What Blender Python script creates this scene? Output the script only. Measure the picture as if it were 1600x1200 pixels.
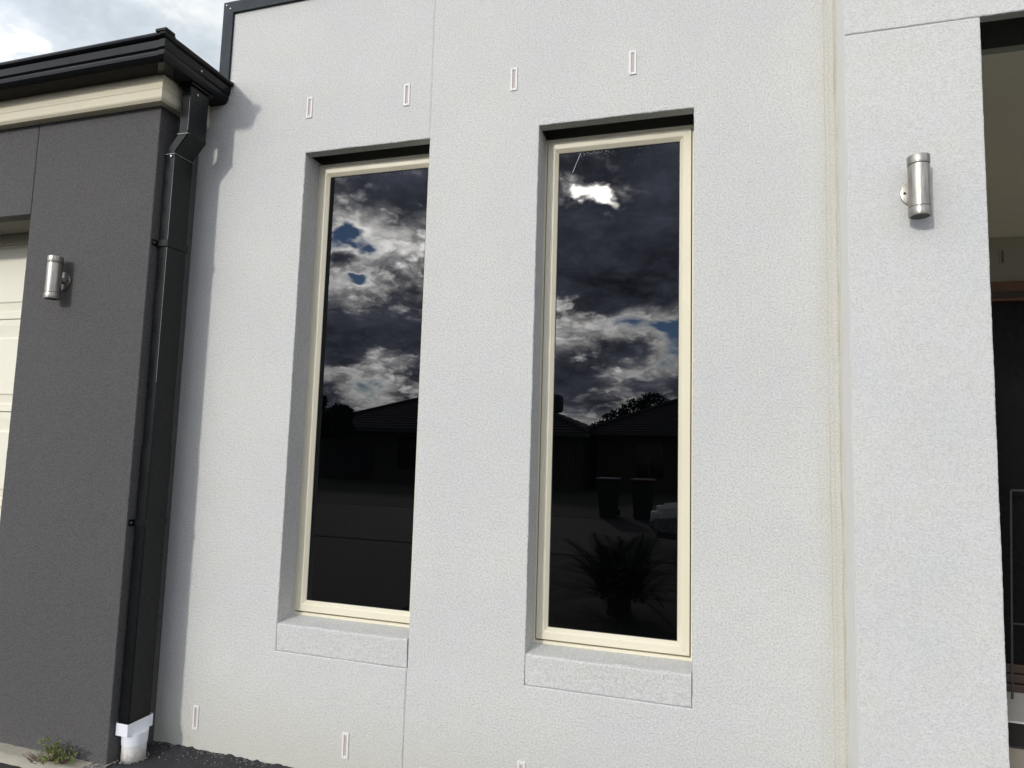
import bpy, bmesh, math, random
from mathutils import Vector, Matrix, noise
from mathutils.geometry import tessellate_polygon
R = math.radians
S = bpy.context.scene
COL = S.collection
for o in list(bpy.data.objects):
    bpy.data.objects.remove(o)

# ------------------------------------------------------------------ camera
CAM = Vector((1.3551, -2.4481, 1.39))
YAW, PITCH, ROLL, FPX = 0.296, 0.0946, 0.0295, 1025.66
cd = bpy.data.cameras.new('camera'); cam = bpy.data.objects.new('camera', cd); COL.objects.link(cam)
cd.sensor_fit = 'HORIZONTAL'; cd.sensor_width = 36.0; cd.lens = 36.0 * FPX / 1600.0
cd.clip_start = 0.05; cd.clip_end = 2000
_f = Vector((-math.sin(YAW), math.cos(YAW), 0)); _r = Vector((math.cos(YAW), math.sin(YAW), 0)); _u = Vector((0, 0, 1))
_f2 = _f * math.cos(PITCH) + _u * math.sin(PITCH); _u2 = -_f * math.sin(PITCH) + _u * math.cos(PITCH)
_r3 = _r * math.cos(ROLL) + _u2 * math.sin(ROLL); _u3 = -_r * math.sin(ROLL) + _u2 * math.cos(ROLL)
cam.matrix_world = Matrix(((_r3.x, _u3.x, -_f2.x, CAM.x), (_r3.y, _u3.y, -_f2.y, CAM.y), (_r3.z, _u3.z, -_f2.z, CAM.z), (0, 0, 0, 1)))
S.camera = cam
S.render.resolution_x = 1024; S.render.resolution_y = 768

# ------------------------------------------------------------------ node helper
class NT:
    def __init__(s, tree): s.t = tree; s.n = tree.nodes; s.l = tree.links
    def new(s, typ, **kw):
        nd = s.n.new(typ)
        for k, v in kw.items(): setattr(nd, k, v)
        return nd
    def put(s, sock, v):
        if isinstance(v, bpy.types.NodeSocket): s.l.new(v, sock)
        elif v is not None: sock.default_value = v
    def m(s, op, a, b=None, c=None, clamp=False):
        nd = s.n.new('ShaderNodeMath'); nd.operation = op; nd.use_clamp = clamp
        for i, v in enumerate((a, b, c)): s.put(nd.inputs[i], v)
        return nd.outputs[0]
    def v(s, op, a, b=None):
        nd = s.n.new('ShaderNodeVectorMath'); nd.operation = op
        s.put(nd.inputs[0], a)
        if b is not None:
            if op == 'SCALE': s.put(nd.inputs['Scale'], b)
            else: s.put(nd.inputs[1], b)
        return nd.outputs['Value' if op in ('DOT_PRODUCT', 'LENGTH') else 'Vector']
    def mix(s, f, a, b, blend='MIX'):
        nd = s.n.new('ShaderNodeMix'); nd.data_type = 'RGBA'; nd.blend_type = blend
        s.put(nd.inputs[0], f); s.put(nd.inputs[6], a); s.put(nd.inputs[7], b)
        return nd.outputs[2]
    def step(s, x, a, b, lo=0.0, hi=1.0):
        nd = s.n.new('ShaderNodeMapRange'); nd.interpolation_type = 'SMOOTHSTEP'
        s.put(nd.inputs[0], x); nd.inputs[1].default_value = a; nd.inputs[2].default_value = b
        nd.inputs[3].default_value = lo; nd.inputs[4].default_value = hi
        return nd.outputs[0]
    def noise(s, vec, scale, detail=3, rough=0.5, dist=0.0, color=False):
        nd = s.n.new('ShaderNodeTexNoise'); nd.inputs['Scale'].default_value = scale
        nd.inputs['Detail'].default_value = detail; nd.inputs['Roughness'].default_value = rough
        nd.inputs['Distortion'].default_value = dist
        if vec is not None: s.l.new(vec, nd.inputs['Vector'])
        return nd.outputs['Color' if color else 0]
    def scalevec(s, vec, xyz, loc=(0, 0, 0)):
        nd = s.n.new('ShaderNodeMapping'); s.l.new(vec, nd.inputs[0]); nd.inputs[3].default_value = xyz; nd.inputs[1].default_value = loc
        return nd.outputs[0]

def rgb(r, g, b): return (r, g, b, 1.0)

# ------------------------------------------------------------------ light
SAZ, SEL = R(-20.5), R(19.0)
SUN = Vector((math.sin(SAZ) * math.cos(SEL), -math.cos(SAZ) * math.cos(SEL), math.sin(SEL)))
sd = bpy.data.lights.new('sun', 'SUN'); sd.energy = 2.35; sd.angle = R(3.6); sd.color = (1.0, 0.965, 0.905)
so = bpy.data.objects.new('sun', sd); COL.objects.link(so); so.rotation_euler = SUN.to_track_quat('Z', 'Y').to_euler(); so.location = SUN * 40

W = bpy.data.worlds.new('World'); S.world = W; W.use_nodes = True
nt = NT(W.node_tree)
bg = W.node_tree.nodes['Background']; bg.inputs[1].default_value = 0.15
sky = nt.new('ShaderNodeTexSky', sky_type='NISHITA', sun_disc=False, sun_elevation=SEL, sun_rotation=R(180) - SAZ, ozone_density=3.5, dust_density=0.3, air_density=1.2)
tc = nt.new('ShaderNodeTexCoord').outputs['Generated']
dirn = nt.v('NORMALIZE', tc)
sep = nt.new('ShaderNodeSeparateXYZ'); nt.l.new(dirn, sep.inputs[0])
dx, dy, dz = sep.outputs
DEG = 57.29578
az = nt.m('MULTIPLY', nt.m('ARCTAN2', dx, nt.m('MULTIPLY', dy, -1.0)), DEG)
el = nt.m('MULTIPLY', nt.m('ARCSINE', dz), DEG)
EDGE0, CORE0 = 1.42, 1.06
persp = nt.m('DIVIDE', 1.0, nt.m('ADD', nt.m('ABSOLUTE', dz), 0.42))
pv = nt.v('SCALE', dirn, persp)
pv = nt.v('ADD', pv, (3.7, 1.9, 0.4))
wz = nt.noise(pv, 6.5, 4, 0.55, color=True)
wc = nt.v('SUBTRACT', wz, (0.5, 0.5, 0.5))
pw = nt.v('ADD', pv, nt.v('SCALE', wc, 0.085))
big = nt.noise(pw, 2.6, 2, 0.5)
mid = nt.noise(pw, 6.0, 8, 0.50)
fin = nt.noise(pw, 19.0, 5, 0.55)
bil = nt.m('ABSOLUTE', nt.m('MULTIPLY_ADD', fin, 2.0, -1.0))      # billowed relief inside the clouds
D = nt.m('MULTIPLY_ADD', big, 0.38, nt.m('MULTIPLY_ADD', mid, 0.49, nt.m('MULTIPLY', fin, 0.13)))
csun = nt.v('DOT_PRODUCT', dirn, tuple(SUN))
ang = nt.m('MULTIPLY', nt.m('ARCCOSINE', nt.m('MINIMUM', csun, 0.99999)), DEG)
toward = nt.step(csun, -0.3, 0.9)                    # 1 looking at the sun, 0 away from it
D = nt.m('ADD', D, nt.m('MULTIPLY_ADD', toward, -0.045, 0.055))
# cloud masses of the day, as the window glass shows them: (azimuth, elevation, half width, half height, weight)
cmb = nt.new('ShaderNodeCombineXYZ'); nt.l.new(az, cmb.inputs[0]); nt.l.new(el, cmb.inputs[1])
pae = nt.v('ADD', cmb.outputs[0], nt.v('MULTIPLY', wc, (8.0, 6.0, 0.0)))
def mass(a0, e0, sa, se):
    q = nt.v('MULTIPLY', nt.v('SUBTRACT', pae, (a0, e0, 0)), (1 / sa, 1 / se, 0))
    return nt.m('POWER', 0.36788, nt.v('DOT_PRODUCT', q, q))
MASSES = [(-8.5, 16.6, 8.5, 3.6, 0.25), (-3.5, 22.0, 4.5, 3.4, 0.17), (-9.0, 26.0, 6.0, 1.8, 0.13), (-13.0, 18.0, 3.0, 2.0, 0.10),
          (-14.0, 12.3, 2.2, 1.0, -0.30), (-3.0, 10.9, 1.4, 0.5, -0.06), (-8.0, 10.6, 5.5, 1.0, -0.05), (-6.8, 8.2, 2.4, 0.8, 0.09), (-12.2, 5.8, 2.6, 1.3, 0.12), (-5.0, 6.0, 2.0, 0.8, 0.05), (-8.5, 4.2, 4.0, 0.8, -0.04),
          (-28.5, 9.5, 6.5, 2.2, 0.17), (-26.5, 22.2, 3.6, 2.0, 0.16), (-32.0, 17.4, 2.0, 1.4, -0.24), (-28.6, 15.0, 1.6, 1.0, 0.10), (-30.4, 13.6, 0.9, 0.6, -0.13), (-32.2, 15.0, 1.3, 0.8, 0.12),
          (-27.6, 17.4, 2.2, 1.4, -0.02), (-29.0, 5.0, 7.0, 0.9, -0.07)]
for (a0, e0, sa, se, wt) in MASSES:
    D = nt.m('MULTIPLY_ADD', mass(a0, e0, sa, se), wt, D)
gap = nt.step(nt.m('ADD', mass(-11.3, 22.3, 4.0, 1.1), nt.m('MULTIPLY_ADD', nt.m('SUBTRACT', fin, 0.5), 1.7, nt.m('MULTIPLY', nt.m('SUBTRACT', mid, 0.5), -0.9))), 0.34, 0.84)   # torn opening beside the sun
alpha = nt.step(D, 0.355, 0.455)
thick = nt.step(nt.m('MULTIPLY_ADD', nt.m('SUBTRACT', bil, 0.22), -0.17, D), 0.40, 0.635)
lit = nt.m('POWER', nt.m('SUBTRACT', 1.0, thick), 1.9)
lit = nt.m('MAXIMUM', lit, gap)
glow = nt.m('EXPONENT', nt.m('MULTIPLY', nt.m('POWER', nt.m('DIVIDE', ang, 13.5), 2.0), -1.0))
edgeL = nt.m('ADD', nt.m('MULTIPLY_ADD', toward, 2.9, EDGE0), nt.m('MULTIPLY', glow, 20.0))
edgeL = nt.m('MULTIPLY', edgeL, nt.m('MULTIPLY_ADD', gap, 2.6, 1.0))
edge = nt.v('SCALE', nt.mix(gap, rgb(1.0, 0.985, 0.95), rgb(1.0, 0.95, 0.84)), edgeL)
coreL = nt.m('MULTIPLY_ADD', toward, -(CORE0 - 0.72), CORE0)
core = nt.v('SCALE', nt.mix(toward, rgb(0.90, 1.0, 1.07), rgb(0.90, 0.97, 1.34)), nt.m('MULTIPLY', coreL, nt.m('MULTIPLY_ADD', nt.m('MULTIPLY_ADD', nt.m('SUBTRACT', mid, 0.5), -3.0, nt.m('MULTIPLY_ADD', bil, 0.9, -0.05)), nt.m('MULTIPLY_ADD', toward, 0.75, 0.25), 1.0)))
cloud = nt.mix(lit, core, edge)
cloud10 = nt.v('SCALE', cloud, 1 / 0.15)
hz = nt.step(el, 0.0, 6.0, 0.8, 0.0)                 # low haze thickens the cloud near the horizon
alpha2 = nt.m('MAXIMUM', nt.m('MAXIMUM', alpha, hz), gap)
blue = nt.mix(1.0, sky.outputs[0], rgb(0.82, 1.2, 1.8), 'MULTIPLY')
final = nt.mix(alpha2, blue, cloud10)
nt.l.new(final, bg.inputs[0])

S.view_settings.view_transform = 'Standard'; S.view_settings.look = 'None'
S.view_settings.gamma = 1.0; S.view_settings.exposure = -0.45; S.view_settings.use_curve_mapping = False
S.render.engine = 'CYCLES'
S.cycles.use_denoising = True
S.cycles.max_bounces = 8; S.cycles.diffuse_bounces = 4; S.cycles.glossy_bounces = 4

# ------------------------------------------------------------------ materials
MATS = {}
def new_mat(name):
    m = bpy.data.materials.new(name); m.use_nodes = True; MATS[name] = m
    t = NT(m.node_tree); b = m.node_tree.nodes['Principled BSDF']
    return m, t, b, t.new('ShaderNodeTexCoord').outputs['Object']
def bump(t, b, h, strength, dist):
    n = t.new('ShaderNodeBump'); n.inputs['Strength'].default_value = strength; n.inputs['Distance'].default_value = dist
    t.l.new(h, n.inputs['Height']); t.l.new(n.outputs[0], b.inputs['Normal'])

def plain(name, col, rough=0.6, metal=0.0, var=0.12, scale=8.0, ior=1.5, bmp=0.0, bscale=60.0, bdist=0.002, spec=0.5):
    m, t, b, oc = new_mat(name)
    n = t.noise(oc, scale, 5, 0.6)
    c = t.mix(n, rgb(*[k * (1 - var) for k in col]), rgb(*[min(1, k * (1 + var)) for k in col]))
    t.l.new(c, b.inputs['Base Color']); b.inputs['Metallic'].default_value = metal
    t.l.new(t.step(t.noise(oc, scale * 3.1, 4, 0.6), 0.2, 0.8, max(0.02, rough - 0.08), min(1, rough + 0.08)), b.inputs['Roughness'])
    b.inputs['IOR'].default_value = ior; b.inputs['Specular IOR Level'].default_value = spec
    if bmp > 0: bump(t, b, t.noise(oc, bscale, 4, 0.6), bmp, bdist)
    return m

def render_coat(name, col, stains=False, grain=1.0, gcol=0.10, gs=160):
    m, t, b, oc = new_mat(name)
    n1 = t.noise(oc, gs, 4, 0.66, 0.2); n3 = t.noise(oc, 1.7, 3, 0.55); n4 = t.noise(oc, 9, 3, 0.6); n2 = t.noise(oc, 40, 2, 0.5)
    base = rgb(*col)
    c = t.mix(t.step(n3, 0.3, 0.7), base, rgb(col[0] * 0.925, col[1] * 0.935, col[2] * 0.96))
    c = t.mix(t.m('MULTIPLY', t.step(n4, 0.35, 0.75), 0.6), c, rgb(col[0] * 0.97, col[1] * 0.965, col[2] * 0.915))
    pit = t.step(n1, 0.34, 0.60)                       # darker colour in the pits of the coat
    c = t.mix(t.m('MULTIPLY', t.m('SUBTRACT', 1.0, pit), gcol * 4.4), c, rgb(col[0] * 0.60, col[1] * 0.60, col[2] * 0.58))
    if stains:
        s = t.new('ShaderNodeSeparateXYZ'); t.l.new(oc, s.inputs[0]); x, y, z = s.outputs
        wn = t.noise(t.scalevec(oc, (5, 5, 1.3)), 1.6, 5, 0.62)
        wob = t.m('MULTIPLY', t.m('SUBTRACT', wn, 0.5), 0.10)
        xs = t.m('ADD', x, wob)
        wob2 = t.m('MULTIPLY', t.m('SUBTRACT', t.noise(t.scalevec(oc, (1, 1, 9)), 1.0, 4, 0.6), 0.5), 0.035)
        cx = t.new('ShaderNodeCombineXYZ'); t.l.new(t.m('ADD', x, wob2), cx.inputs[0]); t.l.new(z, cx.inputs[2])
        st = t.noise(t.scalevec(cx.outputs[0], (70, 70, 1.7)), 1.0, 5, 0.62)
        brk = t.step(t.noise(t.scalevec(oc, (9, 9, 3.0), (5, 2, 1)), 1.0, 4, 0.6), 0.36, 0.62)   # the runs come and go down the wall
        c = t.mix(t.m('MULTIPLY', t.step(xs, 1.655, 1.775), t.step(st, 0.3, 0.75, 0.25, 0.70)), c, rgb(0.56, 0.55, 0.455))
        spk = t.m('MULTIPLY', t.step(xs, 1.70, 1.745), t.m('MULTIPLY_ADD', t.step(n1, 0.35, 0.62), -0.14, 0.22))
        c = t.mix(t.m('MULTIPLY', spk, t.step(z, -0.5, 2.6, 0.55, 1.0)), c, rgb(0.45, 0.40, 0.31))
        for (x0_, w0, a0_, cl) in ((1.741, 0.0032, 0.36, rgb(0.33, 0.26, 0.19)), (1.754, 0.005, 0.22, rgb(0.42, 0.36, 0.27)), (1.7745, 0.006, 0.62, rgb(0.34, 0.28, 0.20)), (1.706, 0.003, 0.10, rgb(0.42, 0.38, 0.30))):
            ln = t.step(t.m('ABSOLUTE', t.m('SUBTRACT', t.m('ADD', x, t.m('MULTIPLY', wob2, 0.28)), x0_)), w0 * 0.2, w0, 1.0, 0.0)
            c = t.mix(t.m('MULTIPLY', t.m('MULTIPLY', ln, a0_), t.m('MULTIPLY', t.m('MULTIPLY_ADD', brk, 0.75, 0.25), t.step(n1, 0.3, 0.6, 0.55, 1.0))), c, cl)
        low = t.m('MULTIPLY', t.step(t.m('ADD', z, t.m('MULTIPLY', n3, 0.25)), 0.08, 0.60, 1.0, 0.0), 0.60)
        c = t.mix(low, c, rgb(0.50, 0.49, 0.40))
        # faint drips under the sill ends
        dr = t.noise(t.scalevec(oc, (30, 30, 0.8), (3, 1, 0)), 1.0, 4, 0.6)
        c = t.mix(t.m('MULTIPLY', t.step(dr, 0.55, 0.8), 0.07), c, rgb(0.48, 0.47, 0.40))
    t.l.new(c, b.inputs['Base Color']); b.inputs['Roughness'].default_value = 0.88; b.inputs['Specular IOR Level'].default_value = 0.25
    h = t.m('MULTIPLY_ADD', n2, 0.22, n1)
    bump(t, b, h, 0.85 * grain, 0.0062)
    return m

M_WHITE = render_coat('white_render', (0.695, 0.697, 0.672), stains=True, grain=1.0, gcol=0.13, gs=150)
M_PIER = render_coat('white_render_pier', (0.695, 0.697, 0.675), grain=0.8, gcol=0.10, gs=200)
M_DARK = render_coat('charcoal_render', (0.124, 0.120, 0.119), grain=1.3, gcol=0.18, gs=150)
M_VOID = plain('leak_block_dark', (0.19, 0.185, 0.16), 0.9)
M_SEAL = plain('joint_sealant', (0.50, 0.50, 0.485), 0.8)
M_CREAM = plain('cream_powdercoat', (0.725, 0.680, 0.525), 0.38, var=0.04, scale=3.0, spec=0.4)
M_FASCIA = plain('cream_fascia_paint', (0.62, 0.575, 0.43), 0.55, var=0.07, scale=5.0)
M_GASKET = plain('black_rubber', (0.012, 0.012, 0.012), 0.7)
M_GUTTER = plain('black_gutter_paint', (0.0045, 0.005, 0.006), 0.20, var=0.25, scale=5, spec=0.22)
M_GUTIN = plain('gutter_underside', (0.022, 0.021, 0.019), 0.75, var=0.2, scale=9, spec=0.15)
M_PIPE = plain('downpipe_paint', (0.0065, 0.0075, 0.008), 0.28, var=0.1, scale=3, spec=0.22)
M_CAP = plain('slate_metal_capping', (0.017, 0.024, 0.032), 0.5, var=0.08, scale=4, spec=0.2)
M_SEAM = plain('seam_highlight_metal', (0.22, 0.225, 0.23), 0.45, metal=0.6)  # pale metal standing in for highlights on the pipe's seams and edges
M_SCREW = plain('zinc_screw', (0.55, 0.55, 0.55), 0.35, metal=0.9)
M_PVC = plain('white_pvc', (0.80, 0.82, 0.86), 0.35, var=0.05, scale=14)
M_PVC2 = plain('weathered_pvc', (0.72, 0.71, 0.69), 0.55, var=0.10, scale=26)
M_RETURN = plain('lit_return_white', (0.74, 0.74, 0.71), 0.6, var=0.04, scale=12)  # paler than the pier, to brighten its left return face
def dirty(m, c_dirt, z0, z1, amt):
    t_ = NT(m.node_tree); b_ = m.node_tree.nodes['Principled BSDF']; src = b_.inputs['Base Color'].links[0].from_socket
    oc_ = t_.new('ShaderNodeTexCoord').outputs['Object']; s_ = t_.new('ShaderNodeSeparateXYZ'); t_.l.new(oc_, s_.inputs[0])
    n_ = t_.noise(oc_, 38, 5, 0.65)
    k_ = t_.step(t_.m('MULTIPLY_ADD', t_.m('SUBTRACT', n_, 0.5), 0.10, s_.outputs[2]), z0, z1, amt, 0.0)
    t_.l.new(t_.mix(k_, src, c_dirt), b_.inputs['Base Color'])
dirty(M_PVC2, rgb(0.20, 0.165, 0.12), 0.045, 0.115, 0.8)
M_WEEP = plain('weep_vent_plastic', (0.74, 0.725, 0.70), 0.5, var=0.05, scale=20)
M_WEEPIN = plain('weep_vent_recess', (0.47, 0.40, 0.375), 0.7, var=0.15, scale=60)
M_GDOOR = plain('garage_door_steel', (0.80, 0.77, 0.63), 0.45, var=0.03, scale=3)
M_CEIL = plain('ceiling_paint', (0.88, 0.835, 0.70), 0.8, var=0.05)
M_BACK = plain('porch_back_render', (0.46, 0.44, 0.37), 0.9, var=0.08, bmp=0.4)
M_TIMBER = plain('stained_timber', (0.034, 0.018, 0.011), 0.5, var=0.3, scale=14)
M_TIMBERL = plain('oiled_timber', (0.15, 0.068, 0.028), 0.5, var=0.3, scale=14)
M_BLACKD = plain('dark_door_glass', (0.006, 0.006, 0.006), 0.3, spec=0.08)
M_TILE = plain('porch_tile', (0.56, 0.50, 0.41), 0.55, var=0.1)
M_TILEW = plain('pale_step', (0.62, 0.61, 0.58), 0.7, var=0.08)
M_DSTRIP = plain('dark_strip', (0.03, 0.028, 0.026), 0.95, var=0.3, scale=120)
M_STEEL2 = plain('dull_metal_tube', (0.030, 0.030, 0.029), 0.6, metal=0.0)
M_CONC = plain('concrete', (0.36, 0.335, 0.27), 0.9, var=0.22, scale=30, bmp=0.5, bscale=120)
M_DRIVE = plain('driveway_concrete', (0.032, 0.029, 0.027), 0.9, var=0.2, scale=6, bmp=0.3)
M_ASPH = plain('dark_bitumen', (0.030, 0.030, 0.032), 0.85, var=0.5, scale=40, bmp=0.9, bscale=160, bdist=0.006)
M_ROAD = plain('asphalt_road', (0.020, 0.020, 0.023), 0.85, var=0.2, scale=3, bmp=0.4, bscale=80)
M_GRASSY = plain('lawn_soil', (0.022, 0.026, 0.013), 0.95, var=0.4, scale=4)
M_STONE = plain('gravel_stone', (0.16, 0.155, 0.15), 0.9, var=0.6, scale=20)
M_LEAF = plain('leaf_dark', (0.013, 0.021, 0.009), 0.8, var=0.4, scale=3, spec=0.1)
M_WEED = plain('weed_leaf', (0.20, 0.25, 0.08), 0.55, var=0.45, scale=25)
M_WEEDD = plain('weed_dry_stem', (0.16, 0.105, 0.06), 0.8, var=0.4, scale=40)
M_BARK = plain('bark', (0.08, 0.06, 0.045), 0.9, var=0.4, scale=12)
M_ROOF = plain('roof_tile', (0.028, 0.026, 0.025), 0.8, var=0.25, scale=3)
M_BRICK = plain('neighbour_render', (0.065, 0.064, 0.063), 0.9, var=0.1, scale=3)
M_BRICK2 = plain('neighbour_brick', (0.09, 0.06, 0.045), 0.9, var=0.2, scale=9)
M_NDARK = plain('neighbour_dark_metal', (0.02, 0.02, 0.022), 0.5)
M_NGUT = plain('neighbour_gutter', (0.075, 0.073, 0.068), 0.5)
M_BINB = plain('bin_green', (0.02, 0.03, 0.022), 0.5)
M_BINL = plain('bin_lid_blue', (0.012, 0.018, 0.07), 0.45)
M_BINR = plain('bin_lid_red', (0.05, 0.012, 0.01), 0.45)
M_CAR = plain('silver_paint', (0.42, 0.43, 0.45), 0.25, metal=0.7, var=0.02)
M_CARG = plain('car_glass', (0.01, 0.012, 0.014), 0.05)
M_TYRE = plain('tyre_rubber', (0.02, 0.02, 0.02), 0.85)
M_COOLER = plain('cooler_plastic', (0.06, 0.06, 0.06), 0.7)

# brushed stainless steel with tea staining
m, t, b, oc = new_mat('brushed_stainless'); M_STEEL = m
br = t.noise(t.scalevec(oc, (40, 40, 900)), 1.0, 4, 0.6); sp = t.noise(oc, 160, 4, 0.65); ver = t.noise(t.scalevec(oc, (150, 150, 14)), 1.0, 4, 0.6)
c = t.mix(t.step(ver, 0.35, 0.7), rgb(0.44, 0.42, 0.375), rgb(0.28, 0.265, 0.235))
c = t.mix(t.step(sp, 0.62, 0.74, 0, 0.7), c, rgb(0.22, 0.14, 0.07))
t.l.new(c, b.inputs['Base Color']); b.inputs['Metallic'].default_value = 0.92
t.l.new(t.step(br, 0.2, 0.8, 0.30, 0.48), b.inputs['Roughness'])
bump(t, b, br, 0.12, 0.001)

# dark tinted window glass: smooth mirror film, with dust and dried splashes near its top edge
m, t, b, oc = new_mat('tinted_glass'); M_GLASS = m
b.inputs['Base Color'].default_value = rgb(0.0005, 0.0006, 0.0008); b.inputs['Roughness'].default_value = 0.0
b.inputs['IOR'].default_value = 1.60
s = t.new('ShaderNodeSeparateXYZ'); t.l.new(oc, s.inputs[0])
dn = t.noise(oc, 210, 3, 0.6); d2 = t.noise(oc, 14, 3, 0.6)
up = t.m('ADD', t.step(s.outputs[2], 2.42, 2.60, 0.0, 0.11), t.m('MULTIPLY', t.step(s.outputs[2], 2.575, 2.603, 0.0, 0.10), t.step(d2, 0.4, 0.65)))
dust = t.step(t.m('ADD', dn, t.m('ADD', up, t.m('MULTIPLY', d2, 0.10))), 0.80, 0.86)
df = t.new('ShaderNodeBsdfDiffuse'); df.inputs[0].default_value = rgb(0.55, 0.53, 0.5)
mx = t.new('ShaderNodeMixShader'); t.l.new(t.m('MULTIPLY', dust, 0.45), mx.inputs[0]); t.l.new(b.outputs[0], mx.inputs[1]); t.l.new(df.outputs[0], mx.inputs[2])
t.l.new(mx.outputs[0], m.node_tree.nodes['Material Output'].inputs[0])
# very slight roller waviness
wb = t.new('ShaderNodeBump'); wb.inputs['Strength'].default_value = 0.012; wb.inputs['Distance'].default_value = 0.02
t.l.new(t.noise(oc, 2.2, 1, 0.4), wb.inputs['Height']); t.l.new(wb.outputs[0], b.inputs['Normal'])

# ------------------------------------------------------------------ object helpers
def tag(o, label=None, cat=None, group=None, kind=None):
    if label: o['label'] = label
    if cat: o['category'] = cat
    if group: o['group'] = group
    if kind: o['kind'] = kind
    return o
def empty(name, loc, label=None, cat=None, group=None):
    o = bpy.data.objects.new(name, None); COL.objects.link(o); o.location = loc; o.empty_display_size = 0.1
    return tag(o, label, cat, group)
def link(name, me, mat, parent=None):
    o = bpy.data.objects.new(name, me); COL.objects.link(o)
    if mat is not None and not me.materials: me.materials.append(mat)
    if parent is not None:
        o.parent = parent
        if parent.type == 'EMPTY': o.matrix_parent_inverse = Matrix.Translation(-parent.location)
    return o
def mesh(name, vs, fs, mat, parent=None, smooth=False):
    me = bpy.data.meshes.new(name); me.from_pydata([tuple(v) for v in vs], [], fs); me.update()
    if smooth:
        for p in me.polygons: p.use_smooth = True
    return link(name, me, mat, parent)
def bmobj(name, bm, mat, parent=None, smooth=False):
    me = bpy.data.meshes.new(name); bmesh.ops.recalc_face_normals(bm, faces=bm.faces); bm.to_mesh(me); bm.free()
    if smooth:
        for p in me.polygons: p.use_smooth = True
    return link(name, me, mat, parent)
def add_box(bm, x0, x1, y0, y1, z0, z1, bev=0.0, seg=2):
    r = bmesh.ops.create_cube(bm, size=1.0); vs = r['verts']
    bmesh.ops.scale(bm, vec=(x1 - x0, y1 - y0, z1 - z0), verts=vs)
    bmesh.ops.translate(bm, vec=((x0 + x1) / 2, (y0 + y1) / 2, (z0 + z1) / 2), verts=vs)
    if bev > 0:
        es = list({e for v in vs for e in v.link_edges})
        bmesh.ops.bevel(bm, geom=es, offset=bev, segments=seg, affect='EDGES', profile=0.5)
def box(name, x0, x1, y0, y1, z0, z1, mat, parent=None, bev=0.0, seg=2):
    bm = bmesh.new(); add_box(bm, x0, x1, y0, y1, z0, z1, bev, seg); return bmobj(name, bm, mat, parent)
def add_cyl(bm, p0, p1, r0, r1=None, n=24, cap=True):
    r1 = r0 if r1 is None else r1
    p0 = Vector(p0); p1 = Vector(p1); d = p1 - p0
    r = bmesh.ops.create_cone(bm, cap_ends=cap, cap_tris=False, segments=n, radius1=r0, radius2=r1, depth=d.length)
    q = d.to_track_quat('Z', 'Y').to_matrix().to_4x4()
    bmesh.ops.transform(bm, matrix=Matrix.Translation((p0 + p1) / 2) @ q, verts=r['verts'])
    return r['verts']
def cyl(name, p0, p1, r0, mat, parent=None, r1=None, n=24, smooth=True, bev=0.0):
    bm = bmesh.new(); add_cyl(bm, p0, p1, r0, r1, n)
    if bev > 0:
        es = [e for e in bm.edges if len(e.link_faces) == 2 and any(len(f.verts) > 4 for f in e.link_faces)]
        bmesh.ops.bevel(bm, geom=es, offset=bev, segments=2, affect='EDGES', profile=0.5)
    o = bmobj(name, bm, mat, parent)
    if smooth:
        for p in o.data.polygons: p.use_smooth = True
        o.data.set_sharp_from_angle(angle=R(35))
    return o
def copy_tree(o, parent=None, loc=None):
    c = o.copy(); COL.objects.link(c)
    if parent is not None: c.parent = parent
    if loc is not None: c.location = loc
    for ch in list(o.children): copy_tree(ch, c)
    return c

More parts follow.
